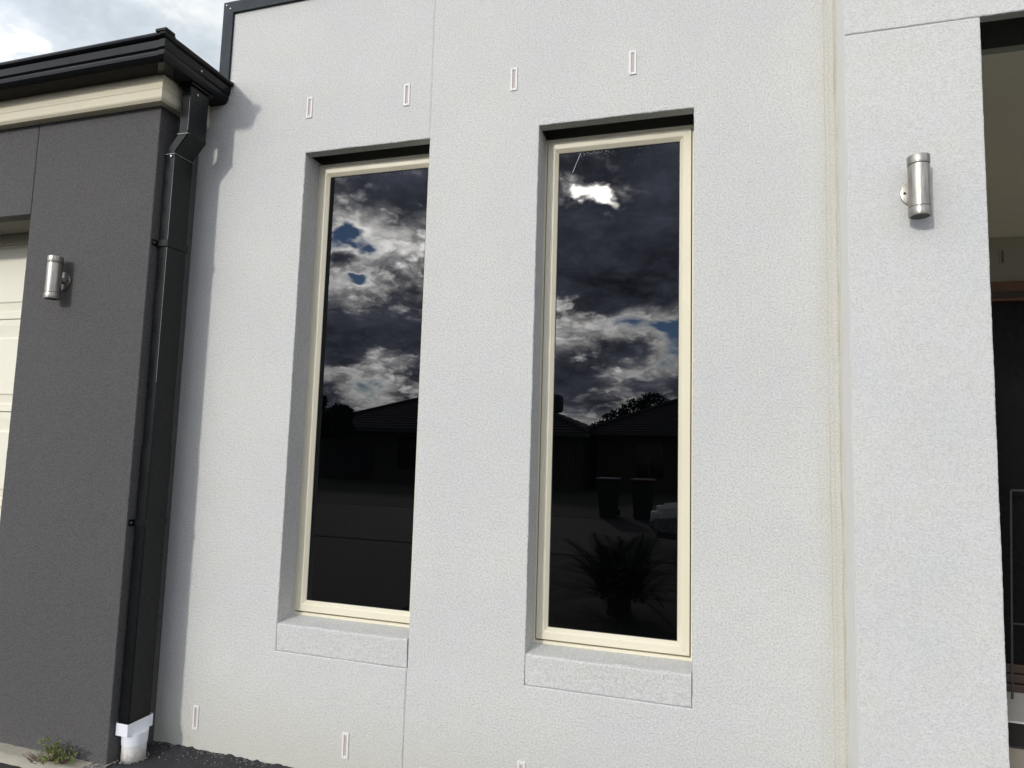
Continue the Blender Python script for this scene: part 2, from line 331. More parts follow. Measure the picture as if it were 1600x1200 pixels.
def trowel_slab(name, loops, y, mat, parent, rnd=0.004, step=0.009, amp=0.0017, seed=0.0):
    """A rendered slab facing -Y. loops[0] = outline (counter-clockwise in x,z), others = openings (clockwise);
    each corner is (x, z, depth) and depth holds for the edge that starts there. Arrises are rounded and uneven."""
    vs, fs, rings = [], [], []
    for L in loops:
        pts = []
        n = len(L)
        for i in range(n):
            x0, z0, d = L[i]; x1, z1, _ = L[(i + 1) % n]
            ln = math.hypot(x1 - x0, z1 - z0); k = max(1, int(ln / step))
            for j in range(k):
                f = j / k; pts.append((x0 + (x1 - x0) * f, z0 + (z1 - z0) * f, d, i))
        N = len(pts); P = []; tan = []
        for i in range(N):
            a = pts[i - 1]; c = pts[(i + 1) % N]
            tx, tz = c[0] - a[0], c[1] - a[1]; l = math.hypot(tx, tz) or 1
            tan.append((tx / l, tz / l))
        for i in range(N):
            x, z, d, s = pts[i]; nx, nz = tan[i][1], -tan[i][0]        # outward normal for a ccw outline
            j = noise.noise(Vector((x * 120 + seed, z * 120, 1.7))) * amp + noise.noise(Vector((x * 9, z * 9 + seed, 5.1))) * amp * 0.8
            P.append((x + nx * j, z + nz * j, d, nx, nz, s, x, z))
        base = len(vs); ring = []
        for (x, z, d, nx, nz, s, _x, _z) in P:
            jy = abs(noise.noise(Vector((x * 70, z * 70, seed + 9)))) * amp * 0.7
            corner = 1.0
            vs += [(x - nx * rnd, y, z - nz * rnd), (x - nx * rnd * 0.29, y + rnd * 0.29 + jy, z - nz * rnd * 0.29), (x, y + rnd + jy, z)]
        for i in range(N):
            a = base + 3 * i; b2 = base + 3 * ((i + 1) % N)
            fs += [(a, a + 1, b2 + 1, b2), (a + 1, a + 2, b2 + 2, b2 + 1)]
            d = P[i][2]
            if d > rnd:
                k = len(vs); pa, pb = vs[a + 2], vs[b2 + 2]
                qa, qb = P[i], P[(i + 1) % N]; dm = min(0.014, d)
                vs += [(qa[6], y + dm, qa[7]), (qb[6], y + dm, qb[7]), (qa[6], y + d, qa[7]), (qb[6], y + d, qb[7])]
                fs += [(a + 2, k, k + 1, b2 + 2)] + ([(k, k + 2, k + 3, k + 1)] if d > dm else [])
        rings.append([base + 3 * i for i in range(N)])
    poly = [[Vector((vs[i][0], vs[i][2], 0)) for i in r] for r in rings]
    flat = [i for r in rings for i in r]
    for tri in tessellate_polygon(poly):
        fs.append(tuple(flat[k] for k in tri))
    bm = bmesh.new(); bv = [bm.verts.new(v) for v in vs]
    for f in fs:
        try: bm.faces.new([bv[k] for k in f])
        except ValueError: pass
    me = bpy.data.meshes.new(name); bm.normal_update()
    for f in bm.faces:
        if len(f.verts) == 3 and f.normal.y > 0: f.normal_flip()
    bm.to_mesh(me); bm.free()
    return link(name, me, mat, parent)

# ------------------------------------------------------------------ measures (metres; white wall face is y = 0)
XL1, XL2, XR1, XR2 = -0.3954, 0.2125, 0.6909, 1.2927
ZT, ZS, ZB = 2.68, 0.62, 0.508
XP1, XP2, YP = 1.7828, 2.1722, -0.1477
XG, YG = -0.989, -0.2381
FD = 0.106                      # sash face behind the wall face
GZ = 0.052

# ------------------------------------------------------------------ ground and street
def ground_z(y):
    if y > -1.5: return 0.030
    if y > -8.0: return 0.030 + (-1.5 - y) / 6.5 * -0.43
    return -0.40
vs, fs = [], []
ys = [300, 12, 0, -1.5, -4, -8, -40, -120, -400]
for y in ys:
    for x in (-400, -60, -8, 8, 60, 400): vs.append((x, y, ground_z(y) - (0.05 if y < -20 else 0)))
for i in range(len(ys) - 1):
    for j in range(5): a = i * 6 + j; fs.append((a, a + 6, a + 7, a + 1))
tag(mesh('ground', vs, fs, M_GRASSY), kind='structure')
def strip(name, x0, x1, yl, dz, mat, thick=0.0):
    vs, fs = [], []
    for y in yl:
        z = ground_z(y) + dz; vs += [(x0, y, z), (x1, y, z)]
    for i in range(len(yl) - 1): fs.append((2 * i, 2 * i + 2, 2 * i + 3, 2 * i + 1))
    return tag(mesh(name, vs, fs, mat), kind='structure')
strip('road', -200, 200, [-8.3, -14.2], 0.004, M_ROAD)
strip('driveway', -7.5, -1.2, [-0.345, -1.5, -4.7, -8.2], 0.010, M_DRIVE)
strip('garden_path', -1.19, 6.0, [0.4, -0.36, -1.5, -2.2], 0.016, M_ASPH)
tag(box('kerb', -200, 200, -8.45, -8.3, -0.5, -0.389, M_DRIVE, bev=0.02), kind='structure')
tag(box('kerb', -200, 200, -14.35, -14.2, -0.5, -0.389, M_DRIVE, bev=0.02), kind='structure')
# uneven dark bitumen against the white wall
random.seed(4)
vs, fs = [], []
NX, NY = 120, 22
for j in range(NY + 1):
    for i in range(NX + 1):
        x = -1.02 + i / NX * 1.9; y = 0.012 - j / NY * 0.62
        wob = noise.noise(Vector((x * 14, y * 14, 2))) * 0.006 + noise.noise(Vector((x * 45, y * 45, 7))) * 0.004
        lift = 0.012 * max(0, 1 + y / 0.07) if y < 0 else 0.012
        vs.append((x, y, GZ + wob + lift * (0.6 + noise.noise(Vector((x * 30, 3, 1))))))
for j in range(NY):
    for i in range(NX):
        a = j * (NX + 1) + i; fs.append((a, a + NX + 1, a + NX + 2, a + 1))
tag(mesh('pavement', vs, fs, M_ASPH, smooth=True), kind='structure')
# concrete edge strip under the garage pier
vs, fs = [], []
NX, NY = 90, 6
for j in range(NY + 1):
    for i in range(NX + 1):
        x = -4.2 + i / NX * 3.22; e = 0.018 * noise.noise(Vector((x * 3, 1, 1))) + 0.006 * noise.noise(Vector((x * 25, 4, 1)))
        y = -0.20 - j / NY * (0.135 + e)
        z = 0.055 + 0.003 * noise.noise(Vector((x * 20, y * 20, 3))) - (0.02 if j == NY else 0)
        vs.append((x, y, z))
for j in range(NY):
    for i in range(NX):
        a = j * (NX + 1) + i; fs.append((a, a + NX + 1, a + NX + 2, a + 1))
tag(mesh('concrete_edging', vs, fs, M_CONC, smooth=True), kind='structure')

# ------------------------------------------------------------------ white front wall with two windows
HW = empty('house_wall', (0.4, 0.0, 0.0), 'white textured render front wall holding two tall dark windows', 'house wall')
trowel_slab('wall_panel', [[(-1.25, -0.1, 0.16), (0.2094, -0.1, 0.10), (0.2094, ZB - 0.0015, 0.02), (XL1, ZB - 0.0015, 0.165), (XL1, ZT, 0.048), (0.2094, ZT, 0.10), (0.2094, 3.44, 0.16),
                            (-0.872, 3.44, 0.16), (-0.872, 3.02, 0.16), (-1.25, 3.02, 0.16)]], 0.0, M_WHITE, HW, seed=1)
trowel_slab('wall_panel', [[(XL2, -0.1, 0.16), (1.84, -0.1, 0.16), (1.84, 3.44, 0.16), (XL2, 3.44, 0.165)],
                           [(XR1, ZB - 0.0015, 0.165), (XR1, ZT, 0.048), (XR2, ZT, 0.165), (XR2, ZB - 0.0015, 0.02)]], 0.0, M_WHITE, HW, seed=7)
box('joint_sealant', 0.2065, 0.2140, 0.0035, 0.03, -0.1, ZB, M_SEAL, HW)
box('joint_sealant', 0.2065, 0.2140, 0.0018, 0.03, ZT, 3.44, M_SEAL, HW)
box('leak_block', -0.97, 1.99, 0.175, 6.0, 0.0, 3.30, M_VOID, HW)  # unseen solid box added to keep light from leaking through the wall
def sill(x0, x1, seed):
    vs, fs = [], []; n = 46
    prof = [(0.012, ZB - 0.0006), (0.0062, ZB + 0.0008), (0.0052, ZB + 0.005), (0.0002, ZS - 0.008), (0.0016, ZS - 0.0022), (0.008, ZS), (0.06, ZS + 0.006), (0.17, ZS + 0.017)]
    for i in range(n + 1):
        x = x0 + (x1 - x0) * i / n
        for k, (y, z) in enumerate(prof):
            q = noise.noise(Vector((x * 60, k * 3.1 + seed, 0.3))) * 0.0016 + noise.noise(Vector((x * 12, k + seed, 4))) * 0.002
            e = 0.5 if k in (2, 3, 7) else 1.0
            vs.append((x, y + q * 0.35 * e, z + (q * e if 2 < k < 7 else 0)))
    P = len(prof)
    for i in range(n):
        for k in range(P - 1):
            a = i * P + k; fs.append((a, a + P, a + P + 1, a + 1))
    c0 = [k for k in range(P)]; fs.append(tuple(c0)); fs.append(tuple(n * P + k for k in reversed(range(P))))
    return mesh('window_sill', vs, fs, M_WHITE, HW)
sill(XL1 + 0.0012, 0.2070, 3.0); sill(XR1 + 0.0012, XR2 - 0.0024, 8.0)
for (a, b2) in ((XL1, XL2), (XR1, XR2)):
    box('steel_lintel', a - 0.05, b2 + 0.05, 0.0485, 0.172, 2.79, 2.80, M_VOID, HW)
    box('cavity_backing', a - 0.04, b2 + 0.04, 0.166, 0.173, 2.60, 2.79, M_VOID, HW)

def mitre_member(side, x0, x1, z0, z1, prof, gap=0.0004):
    """one mitred member of a rectangular frame; prof = closed list of (inset, y)"""
    vs = []
    for (u, y) in prof:
        a, b2, c2, d2 = (x0 + u, z0 + u), (x1 - u, z0 + u), (x1 - u, z1 - u), (x0 + u, z1 - u)
        p, q = {'b': (a, b2), 'r': (b2, c2), 't': (c2, d2), 'l': (d2, a)}[side]
        dx_, dz_ = q[0] - p[0], q[1] - p[1]; l = math.hypot(dx_, dz_); dx_, dz_ = dx_ / l * gap, dz_ / l * gap
        vs += [(p[0] + dx_, y, p[1] + dz_), (q[0] - dx_, y, q[1] - dz_)]
    n = len(prof); fs = []
    for i in range(n):
        j = (i + 1) % n; fs.append((2 * i, 2 * i + 1, 2 * j + 1, 2 * j))
    fs.append(tuple(2 * i for i in range(n))); fs.append(tuple(2 * i + 1 for i in reversed(range(n))))
    bm = bmesh.new(); bv = [bm.verts.new(v) for v in vs]
    for f in fs: bm.faces.new([bv[k] for k in f])
    return bm
def window(x0, x1, label):
    w = None
    z0, z1 = ZS + 0.0115, 2.669
    bm = bmesh.new()                                            # outer frame, all round
    for sd_ in 'brtl':
        t2 = mitre_member(sd_, x0 - 0.003, x1 + 0.003, z0, z1, [(0, FD + 0.006), (0.0115, FD + 0.006), (0.0115, FD + 0.055), (0, FD + 0.055)], 0)
        me = bpy.data.meshes.new('tmp'); t2.to_mesh(me); t2.free(); bm.from_mesh(me); bpy.data.meshes.remove(me)
    w = bmobj('window', bm, M_CREAM, HW); w['label'] = label
    g = bmesh.new(); add_box(g, x0 + 0.006, x1 - 0.006, FD + 0.024, FD + 0.03, z0 + 0.006, z1 - 0.006); bmobj('frame_gasket', g, M_GASKET, w)
    sx0, sx1, sz0, sz1 = x0 - 0.003 + 0.0152, x1 + 0.003 - 0.0152, z0 + 0.0185, z1 - 0.0150
    prof = [(0, FD + 0.028), (0, FD + 0.0015), (0.0015, FD), (0.0285, FD), (0.031, FD + 0.001), (0.0435, FD + 0.0125), (0.0445, FD + 0.014), (0.0445, FD + 0.028)]
    for sd_ in 'brtl': bmobj('sash_rail', mitre_member(sd_, sx0, sx1, sz0, sz1, prof), M_CREAM, w)
    g = bmesh.new()
    for sd_ in 'brtl':
        t2 = mitre_member(sd_, sx0, sx1, sz0, sz1, [(0.044, FD + 0.0155), (0.0468, FD + 0.0155), (0.0468, FD + 0.024), (0.044, FD + 0.024)], 0)
        me = bpy.data.meshes.new('tmp'); t2.to_mesh(me); t2.free(); g.from_mesh(me); bpy.data.meshes.remove(me)
    bmobj('glazing_gasket', g, M_GASKET, w)
    box('glass_pane', sx0 + 0.040, sx1 - 0.040, FD + 0.0175, FD + 0.0235, sz0 + 0.040, sz1 - 0.040, M_GLASS, w)
    return w
window(XL1, XL2, 'cream framed dark window nearer the garage and downpipe')
wr = window(XR1, XR2, 'cream framed dark window nearer the porch pier')
# a spider thread on the right pane
cv = bmesh.new(); add_cyl(cv, (0.838, FD + 0.0165, 2.603), (0.806, FD + 0.0165, 2.523), 0.0009, n=5); bmobj('spider_thread', cv, M_PVC, wr)

# parapet capping
bm = bmesh.new()
def prism(bm, pts, y0, y1):
    a = [bm.verts.new((x, y0, z)) for x, z in pts]; b3 = [bm.verts.new((x, y1, z)) for x, z in pts]
    n = len(pts); bm.faces.new(a); bm.faces.new(list(reversed(b3)))
    for i in range(n): j = (i + 1) % n; bm.faces.new((a[i], b3[i], b3[j], a[j]))
CX0, CZ1, CWD = -0.897, 3.479, 0.056
prism(bm, [(CX0, 2.99), (CX0 + CWD, 2.99), (CX0 + CWD, CZ1 - CWD), (CX0, CZ1)], -0.012, 0.20)
cap1 = bmobj('parapet_capping', bm, M_CAP, HW)
bm = bmesh.new(); prism(bm, [(CX0 + CWD + 0.0005, CZ1 - CWD), (1.80, CZ1 - CWD), (1.80, CZ1), (CX0 + 0.0005, CZ1)], -0.013, 0.20)
cap2 = bmobj('parapet_capping', bm, M_CAP, HW)
for (x, z) in ((CX0 + 0.018, CZ1 - 0.016), (CX0 + 0.041, CZ1 - 0.036)):
    cyl('rivet', (x, -0.0155, z), (x, -0.012, z), 0.003, M_SCREW, cap2, n=10)

# ------------------------------------------------------------------ garage wing
GW = empty('garage_wing', (-1.35, YG, 0.0), 'charcoal rendered garage wing with cream fascia, left of the white wall', 'garage')
trowel_slab('garage_pier', [[(-1.7125, -0.1, 0.5), (XG, -0.1, 0.235), (XG, 2.99, 0.3), (-1.7125, 2.99, 0.02)]], YG, M_DARK, GW, seed=11, amp=0.001)
trowel_slab('garage_lintel', [[(-5.6, 2.412, 0.06), (-1.7155, 2.412, 0.02), (-1.7155, 2.99, 0.3), (-5.6, 2.99, 0.3)]], YG + 0.0005, M_DARK, GW, seed=13, amp=0.0008)
box('lintel_beam', -5.5, -1.72, YG + 0.062, YG + 0.25, 2.43, 2.7, M_VOID, GW)
box('garage_core', -5.6, -1.16, 0.32, 5.5, 0.0, 2.95, M_VOID, GW)
box('garage_side', -1.16, -1.0, 0.02, 5.5, 0.0, 2.95, M_DARK, GW)
YD = 0.062
gd = box('garage_door', -5.4, -1.66, YD + 0.055, YD + 0.07, 0.05, 2.50, M_GDOOR, GW)
for k in range(5):                                            # sectional door: one moulded panel per course
    z1 = 2.468 - k * 0.49 + 0.002; z0 = z1 - 0.4865
    pf = [(z0, 0.004), (z0 + 0.0015, 0), (z0 + 0.036, 0), (z0 + 0.042, 0.007), (z0 + 0.048, 0.007), (z0 + 0.086, 0.002), (z0 + 0.092, -0.004),
          (z1 - 0.105, -0.004), (z1 - 0.099, 0.006), (z1 - 0.093, 0.007), (z1 - 0.040, 0.001), (z1 - 0.034, 0), (z1 - 0.0015, 0), (z1, 0.004)]
    vs, fs = [], []
    for (z, y) in pf: vs += [(-5.4, YD + y, z), (-1.66, YD + y, z)]
    for i in range(len(pf) - 1): fs.append((2 * i, 2 * i + 1, 2 * i + 3, 2 * i + 2))
    nb = len(vs); vs += [(-5.4, YD + 0.05, pf[0][0]), (-1.66, YD + 0.05, pf[0][0]), (-5.4, YD + 0.05, pf[-1][0]), (-1.66, YD + 0.05, pf[-1][0])]
    fs += [(nb, nb + 1, 1, 0), (2 * len(pf) - 2, 2 * len(pf) - 1, nb + 3, nb + 2)]
    mesh('door_panel', vs, fs, M_GDOOR, gd)
box('door_head_seal', -5.4, -1.66, YD - 0.012, YD + 0.002, 2.385, 2.440, M_FASCIA, gd)
# low metal roof behind the gutter
mesh('roof', [(-6.6, YG - 0.1, 3.03), (XG + 0.10, YG - 0.1, 3.03), (XG + 0.10, 6.0, 3.9), (-6.6, 6.0, 3.9)], [(0, 1, 2, 3)], M_CAP, GW)

def eave_sweep(name, prof, mat, parent, x_start=-6.0, y_end=-0.003, closed=False, mitre_from=None):
    """profile (out, z) swept along the garage front and round its corner back to the white wall"""
    vs = []
    for (o_, z) in prof:
        vs += [(x_start, YG - o_, z), (XG + o_, YG - o_, z), (XG + o_, y_end, z)]
    n = len(prof); fs = []
    rng = range(n) if closed else range(n - 1)
    for i in rng:
        j = (i + 1) % n
        fs += [(3 * i, 3 * i + 1, 3 * j + 1, 3 * j), (3 * i + 1, 3 * i + 2, 3 * j + 2, 3 * j + 1)]
    if closed: fs.append(tuple(3 * i for i in range(n))); fs.append(tuple(3 * i + 2 for i in reversed(range(n))))
    bm = bmesh.new(); bv = [bm.verts.new(v) for v in vs]
    for f in fs: bm.faces.new([bv[k] for k in f])
    return bmobj(name, bm, mat, parent)
FPROF = [(0.002, 2.852), (0.040, 2.852), (0.048, 2.862), (0.050, 2.868), (0.050, 2.902), (0.0465, 2.9025), (0.0465, 2.9055), (0.0485, 2.906), (0.046, 2.935), (0.048, 2.936), (0.048, 3.0), (0.002, 3.0)]
fa = eave_sweep('fascia', FPROF, M_FASCIA, GW, closed=True)
cyl('nail_head', (-1.43, YG - 0.0515, 2.884), (-1.43, YG - 0.049, 2.884), 0.003, M_SEAL, fa, n=8)
cyl('nail_head', (-1.415, YG - 0.0515, 2.880), (-1.415, YG - 0.049, 2.880), 0.002, M_SEAL, fa, n=8)

# ------------------------------------------------------------------ gutter
GUT = empty('gutter', (XG + 0.1, YG - 0.1, 2.95), 'glossy black roof gutter running round the garage eave to the white wall', 'gutter')
def quad_prof(e=0.0):
    pr = [(0.052, 2.966 - e), (0.128 + e * 0.5, 2.966 - e), (0.140 + e, 2.972 - e * 0.6), (0.148 + e, 2.984), (0.150 + e, 2.996), (0.149 + e, 3.004), (0.1565 + e, 3.012), (0.160 + e, 3.042), (0.157 + e, 3.046)]
    cxb, czb, rb = 0.1625 + e * 0.6, 3.0605 + e * 0.6, 0.0125 + e * 0.4
    for k in range(9):
        a = R(-100 + k * 35); pr.append((cxb + rb * math.cos(a), czb + rb * math.sin(a)))
    pr += [(0.145, 3.060), (0.145, 2.98), (0.06, 2.975), (0.052, 3.04)]
    return pr
gu = eave_sweep('gutter_run', quad_prof()[1:], M_GUTTER, GUT)
eave_sweep('gutter_base', [(0.052, 2.9662), (0.1275, 2.9660)], M_GUTIN, GUT)
cj = bmesh.new()
q = quad_prof(0.0032)[:14]
vs, fs = [], []
for (o_, z) in q:
    vs += [(XG + o_ - 0.030, YG - o_, z), (XG + o_, YG - o_, z), (XG + o_, YG - o_ + 0.055, z)]
for i in range(len(q) - 1): fs += [(3 * i, 3 * i + 1, 3 * i + 4, 3 * i + 3), (3 * i + 1, 3 * i + 2, 3 * i + 5, 3 * i + 4)]
mesh('corner_joiner', vs, fs, M_GUTTER, GUT)
box('corner_joiner', XG + 0.126, XG + 0.182, YG - 0.180, YG - 0.130, 3.066, 3.079, M_GUTTER, GUT, bev=0.002)
# stop end closing the gutter at the white wall
pr = quad_prof(0.001)
vs = [(XG + o_, -0.004, z) for (o_, z) in pr[:17]] + [(XG + 0.052, -0.004, 3.05)]
mesh('stop_end', vs, [tuple(range(len(vs)))], M_GUTTER, GUT)
for (y, z) in ((-0.19, 3.02),):
    cyl('rivet', (XG + 0.158, y, z), (XG + 0.1625, y, z), 0.004, M_SCREW, GUT, n=10)

# ------------------------------------------------------------------ downpipe
DP = empty('downpipe', (-0.955, -0.15, GZ), 'black rectangular downpipe in the corner between garage and white wall', 'downpipe')
def pipe_section(name, secs, mat, parent, bev=0.004, cap=False):
    """loft through rectangles (x0,x1,y0,y1,z)"""
    vs, fs = [], []
    for (x0, x1, y0, y1, z) in secs:
        c_ = bev
        vs += [(x0 + c_, y0, z), (x1 - c_, y0, z), (x1, y0 + c_, z), (x1, y1 - c_, z), (x1 - c_, y1, z), (x0 + c_, y1, z), (x0, y1 - c_, z), (x0, y0 + c_, z)]
    for s_ in range(len(secs) - 1):
        for k in range(8):
            a = s_ * 8 + k; b3 = s_ * 8 + (k + 1) % 8; fs.append((a, b3, b3 + 8, a + 8))
    if cap: fs.append(tuple(reversed(range(8)))); n = len(vs) - 8; fs.append(tuple(n + k for k in range(8)))
    bm = bmesh.new(); bv = [bm.verts.new(v) for v in vs]
    for f in fs: bm.faces.new([bv[k] for k in f])
    return bmobj(name, bm, mat, parent)
LX0, LX1, UX0, UX1, PY0, PY1 = -0.982, -0.930, -0.918, -0.866, -0.200, -0.092
pipe_section('upper_pipe', [(UX0, UX1, PY0 - .002, PY1, 2.99), (UX0, UX1, PY0 - .002, PY1, 2.735)], M_PIPE, DP)
el_ = pipe_section('offset_elbow', [(UX0 - .0015, UX1 + .0015, PY0 - .0035, PY1 + .0015, 2.742), (UX0 - .0015, UX1 + .0015, PY0 - .0035, PY1 + .0015, 2.728), (LX0 - .0015, LX1 + .0015, PY0 - .0015, PY1 + .0015, 2.655), (LX0 - .0015, LX1 + .0015, PY0 - .0015, PY1 + .0015, 2.640)], M_PIPE, DP)
pipe_section('lower_pipe', [(LX0, LX1, PY0, PY1, 2.645), (LX0, LX1, PY0 + .004, PY1 + .004, 1.335)], M_PIPE, DP)
pipe_section('lower_pipe', [(LX0 - .002, LX1 + .002, PY0 + .001, PY1 + .006, 1.350), (LX0 - .002, LX1 + .002, PY0 - .004, PY1 + .001, 0.17)], M_PIPE, DP)
# folded seam edges in pale metal, the highlight put into its colour
box('elbow_flange', LX0 - .003, LX1 + .004, PY0 - .004, PY1 + .003, 2.6410, 2.6432, M_SEAM, DP)
box('elbow_flange', UX0 - .003, UX1 + .003, PY0 - .0055, PY0 + .006, 2.7285, 2.7310, M_SEAM, DP)
box('spout_flange', UX0 - .012, UX1 + .012, PY0 - .012, PY1 + .012, 2.955, 2.963, M_GUTTER, DP, bev=0.002)
cyl('rivet', (UX1, -0.165, 2.925), (UX1 + .004, -0.165, 2.925), 0.004, M_SCREW, DP, n=10)
cyl('rivet', (LX0 + 0.036, PY0 - .006, 2.632), (LX0 + 0.036, PY0 - .0005, 2.632), 0.0042, M_SCREW, DP, n=10)
box('edge_highlight', LX1 - .0042, LX1 - .0030, PY0 + .0004, PY0 + .0014, 1.62, 2.64, M_SEAM, DP)  # highlights on the pipe's worn corners, put into pale strips
box('edge_highlight', UX1 - .0042, UX1 - .0030, PY0 - .0020, PY0 - .0008, 2.745, 2.90, M_SEAM, DP)
def clip(z):
    bm = bmesh.new()
    add_box(bm, LX0 - .002, LX1 + .0045, PY0 - .0065, PY0 - .0005, z - .014, z + .014)
    add_box(bm, LX1 + .0022, LX1 + .0052, PY0 - .0062, PY1 + .004, z - .0138, z + .0138)
    add_box(bm, XG + .0006, XG + .0035, PY0 - .030, PY0 - .004, z - .014, z + .014, bev=0.001)
    o_ = bmobj('pipe_clip', bm, M_PIPE, DP)
    cyl('screw', (XG + .003, PY0 - .019, z), (XG + .0065, PY0 - .019, z), 0.0048, M_SCREW, o_, n=12)
clip(2.235); clip(1.022)
# white pvc adaptor and riser at its foot
pa = pipe_section('pipe_adaptor', [(LX0 - .0035, LX1 + .008, PY0 - .012, PY1 + .010, 0.212), (LX0 - .0035, LX1 + .008, PY0 - .012, PY1 + .010, 0.163)], M_PVC, DP, bev=0.002, cap=False)
cyl('adaptor_collar', (-0.944, -0.150, 0.118), (-0.944, -0.150, 0.166), 0.0485, M_PVC, pa, r1=0.0505, n=40)
cyl('riser_pipe', (-0.944, -0.150, 0.0), (-0.944, -0.150, 0.120), 0.0462, M_PVC2, pa, n=40)

# ------------------------------------------------------------------ porch on the right
PO = empty('porch', (2.6, 0.6, 0.0), 'shaded entry porch behind a white rendered pier at the right edge', 'porch')
trowel_slab('porch_pier', [[(XP1, -0.1, 0.45), (XP2, -0.1, 0.45), (XP2, 2.7905, 0.01), (XP1, 2.7905, 0.16)]], YP, M_PIER, PO, seed=21, amp=0.0012)
trowel_slab('porch_lintel', [[(XP1, 2.7945, 0.01), (XP2 + 0.001, 2.7935, 0.036), (5.2, 2.7935, 0.3), (5.2, 3.75, 0.3), (XP1, 3.75, 0.16)]], YP, M_PIER, PO, seed=23, amp=0.0016)
box('lit_return_strip', XP1 - 0.0009, XP1 + 0.002, YP + 0.0075, -0.0012, -0.05, 3.72, M_RETURN, PO)  # added strip: brightness of the pier's left return put into its colour
box('pier_core', XP1 + 0.05, XP2 - 0.012, YP + 0.30, 0.176, 0.0, 3.7, M_PIER, PO)
box('joint_sealant', XP1 + 0.0008, XP2 - 0.002, YP + 0.0045, YP + 0.155, 2.785, 2.80, M_SEAL, PO)
box('lintel_beam', XP2 - 0.01, 5.2, YP + 0.038, 0.15, 3.25, 3.30, M_VOID, PO)
box('lintel_beam', XP2 - 0.01, 5.2, YP + 0.037, YP + 0.045, 2.80, 3.25, M_VOID, PO)
box('porch_ceiling', 1.99, 5.2, 0.085, 2.4, 2.79, 2.812, M_CEIL, PO)
box('ceiling_void', 1.99, 5.2, 0.10, 0.11, 2.812, 3.3, M_VOID, PO)
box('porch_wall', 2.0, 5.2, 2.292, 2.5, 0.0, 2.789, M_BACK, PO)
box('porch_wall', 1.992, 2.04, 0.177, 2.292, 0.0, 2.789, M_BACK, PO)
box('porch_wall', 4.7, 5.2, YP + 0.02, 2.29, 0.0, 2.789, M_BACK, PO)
box('porch_floor', 2.0, 5.2, -0.05, 2.292, 0.0, 0.046, M_TILE, PO)
pdr = box('porch_door', 2.5, 4.3, 2.25, 2.289, 0.21, 2.368, M_BLACKD, PO)
box('door_head', 2.42, 4.38, 2.21, 2.2915, 2.368, 2.489, M_TIMBERL, pdr, bev=0.004)
box('door_head', 2.44, 4.36, 2.203, 2.212, 2.385, 2.425, M_TIMBER, pdr, bev=0.003)
box('door_jamb', 2.42, 2.498, 2.215, 2.2912, 0.05, 2.366, M_TIMBER, pdr, bev=0.003)
box('door_jamb', 4.302, 4.38, 2.215, 2.2912, 0.05, 2.366, M_TIMBER, pdr, bev=0.003)
for k in range(3): box('door_sill', 2.5, 4.3, 2.19 + k * 0.018, 2.2905, 0.05 + k * 0.052, 0.101 + k * 0.052, M_TIMBER, pdr, bev=0.006)
box('door_step', 2.3, 4.4, 1.68, 2.185, 0.047, 0.060, M_TILEW, PO, bev=0.004)
tag(box('dark_floor_strip', 2.4, 3.5, 1.34, 1.665, 0.047, 0.057, M_DSTRIP, bev=0.003), 'dark strip lying on the porch floor tiles', 'doormat')  # thin dark strip across the floor tiles
# folding metal stand in front of the porch door
ST = empty('metal_stand', (3.08, 2.05, 0.06), 'thin grey metal folding stand before the dark porch door', 'metal stand')
for (a, b2) in (((2.975, 2.05, 0.06), (3.035, 2.12, 1.22)), ((3.21, 2.05, 0.06), (3.15, 2.12, 1.22))):
    cyl('leg', a, b2, 0.006, M_STEEL2, ST, n=10)
cyl('cross_bar', (3.0, 2.07, 0.47), (3.19, 2.07, 0.47), 0.005, M_STEEL2, ST, n=10)
cyl('cross_bar', (3.035, 2.12, 1.22), (3.15, 2.12, 1.22), 0.008, M_STEEL2, ST, n=10)

# ------------------------------------------------------------------ wall lights
def wall_light(label):
    L = empty('wall_light', (0, 0, 0), label, 'wall light', 'stainless steel up and down wall lights')
    yb = -0.050
    cyl('lamp_body', (0, yb, -0.0665), (0, yb, 0.0665), 0.0305, M_STEEL, L, n=48)
    for s_ in (1, -1):
        e_ = cyl('end_cap', (0, yb, s_ * 0.0685), (0, yb, s_ * 0.096), 0.0318, M_STEEL, L, n=48, bev=0.001)
        cyl('cap_seam', (0, yb, s_ * 0.0660), (0, yb, s_ * 0.0690), 0.0292, M_GASKET, e_, n=40)
        cyl('lens', (0, yb, s_ * 0.0955), (0, yb, s_ * 0.0966), 0.026, M_CARG if s_ > 0 else M_STEEL2, e_, n=40)
    pl_ = cyl('mounting_plate', (0, -0.008, -0.004), (0, -0.0006, -0.004), 0.042, M_STEEL, L, n=48, bev=0.0015)
    cyl('plate_screw', (-0.030, -0.0105, -0.004), (-0.030, -0.0078, -0.004), 0.004, M_GASKET, pl_, n=12)
    cyl('plate_screw', (0.030, -0.0105, -0.004), (0.030, -0.0078, -0.004), 0.004, M_GASKET, pl_, n=12)
    cyl('arm', (0, -0.024, -0.004), (0, -0.007, -0.004), 0.014, M_STEEL, L, n=24)
    return L
LA = wall_light('stainless cylinder wall light on the charcoal garage pier'); LA.location = (-1.462, YG, 2.080)
LB = copy_tree(LA, None, (1.974, YP, 2.232)); LB['label'] = 'stainless cylinder wall light on the white porch pier'

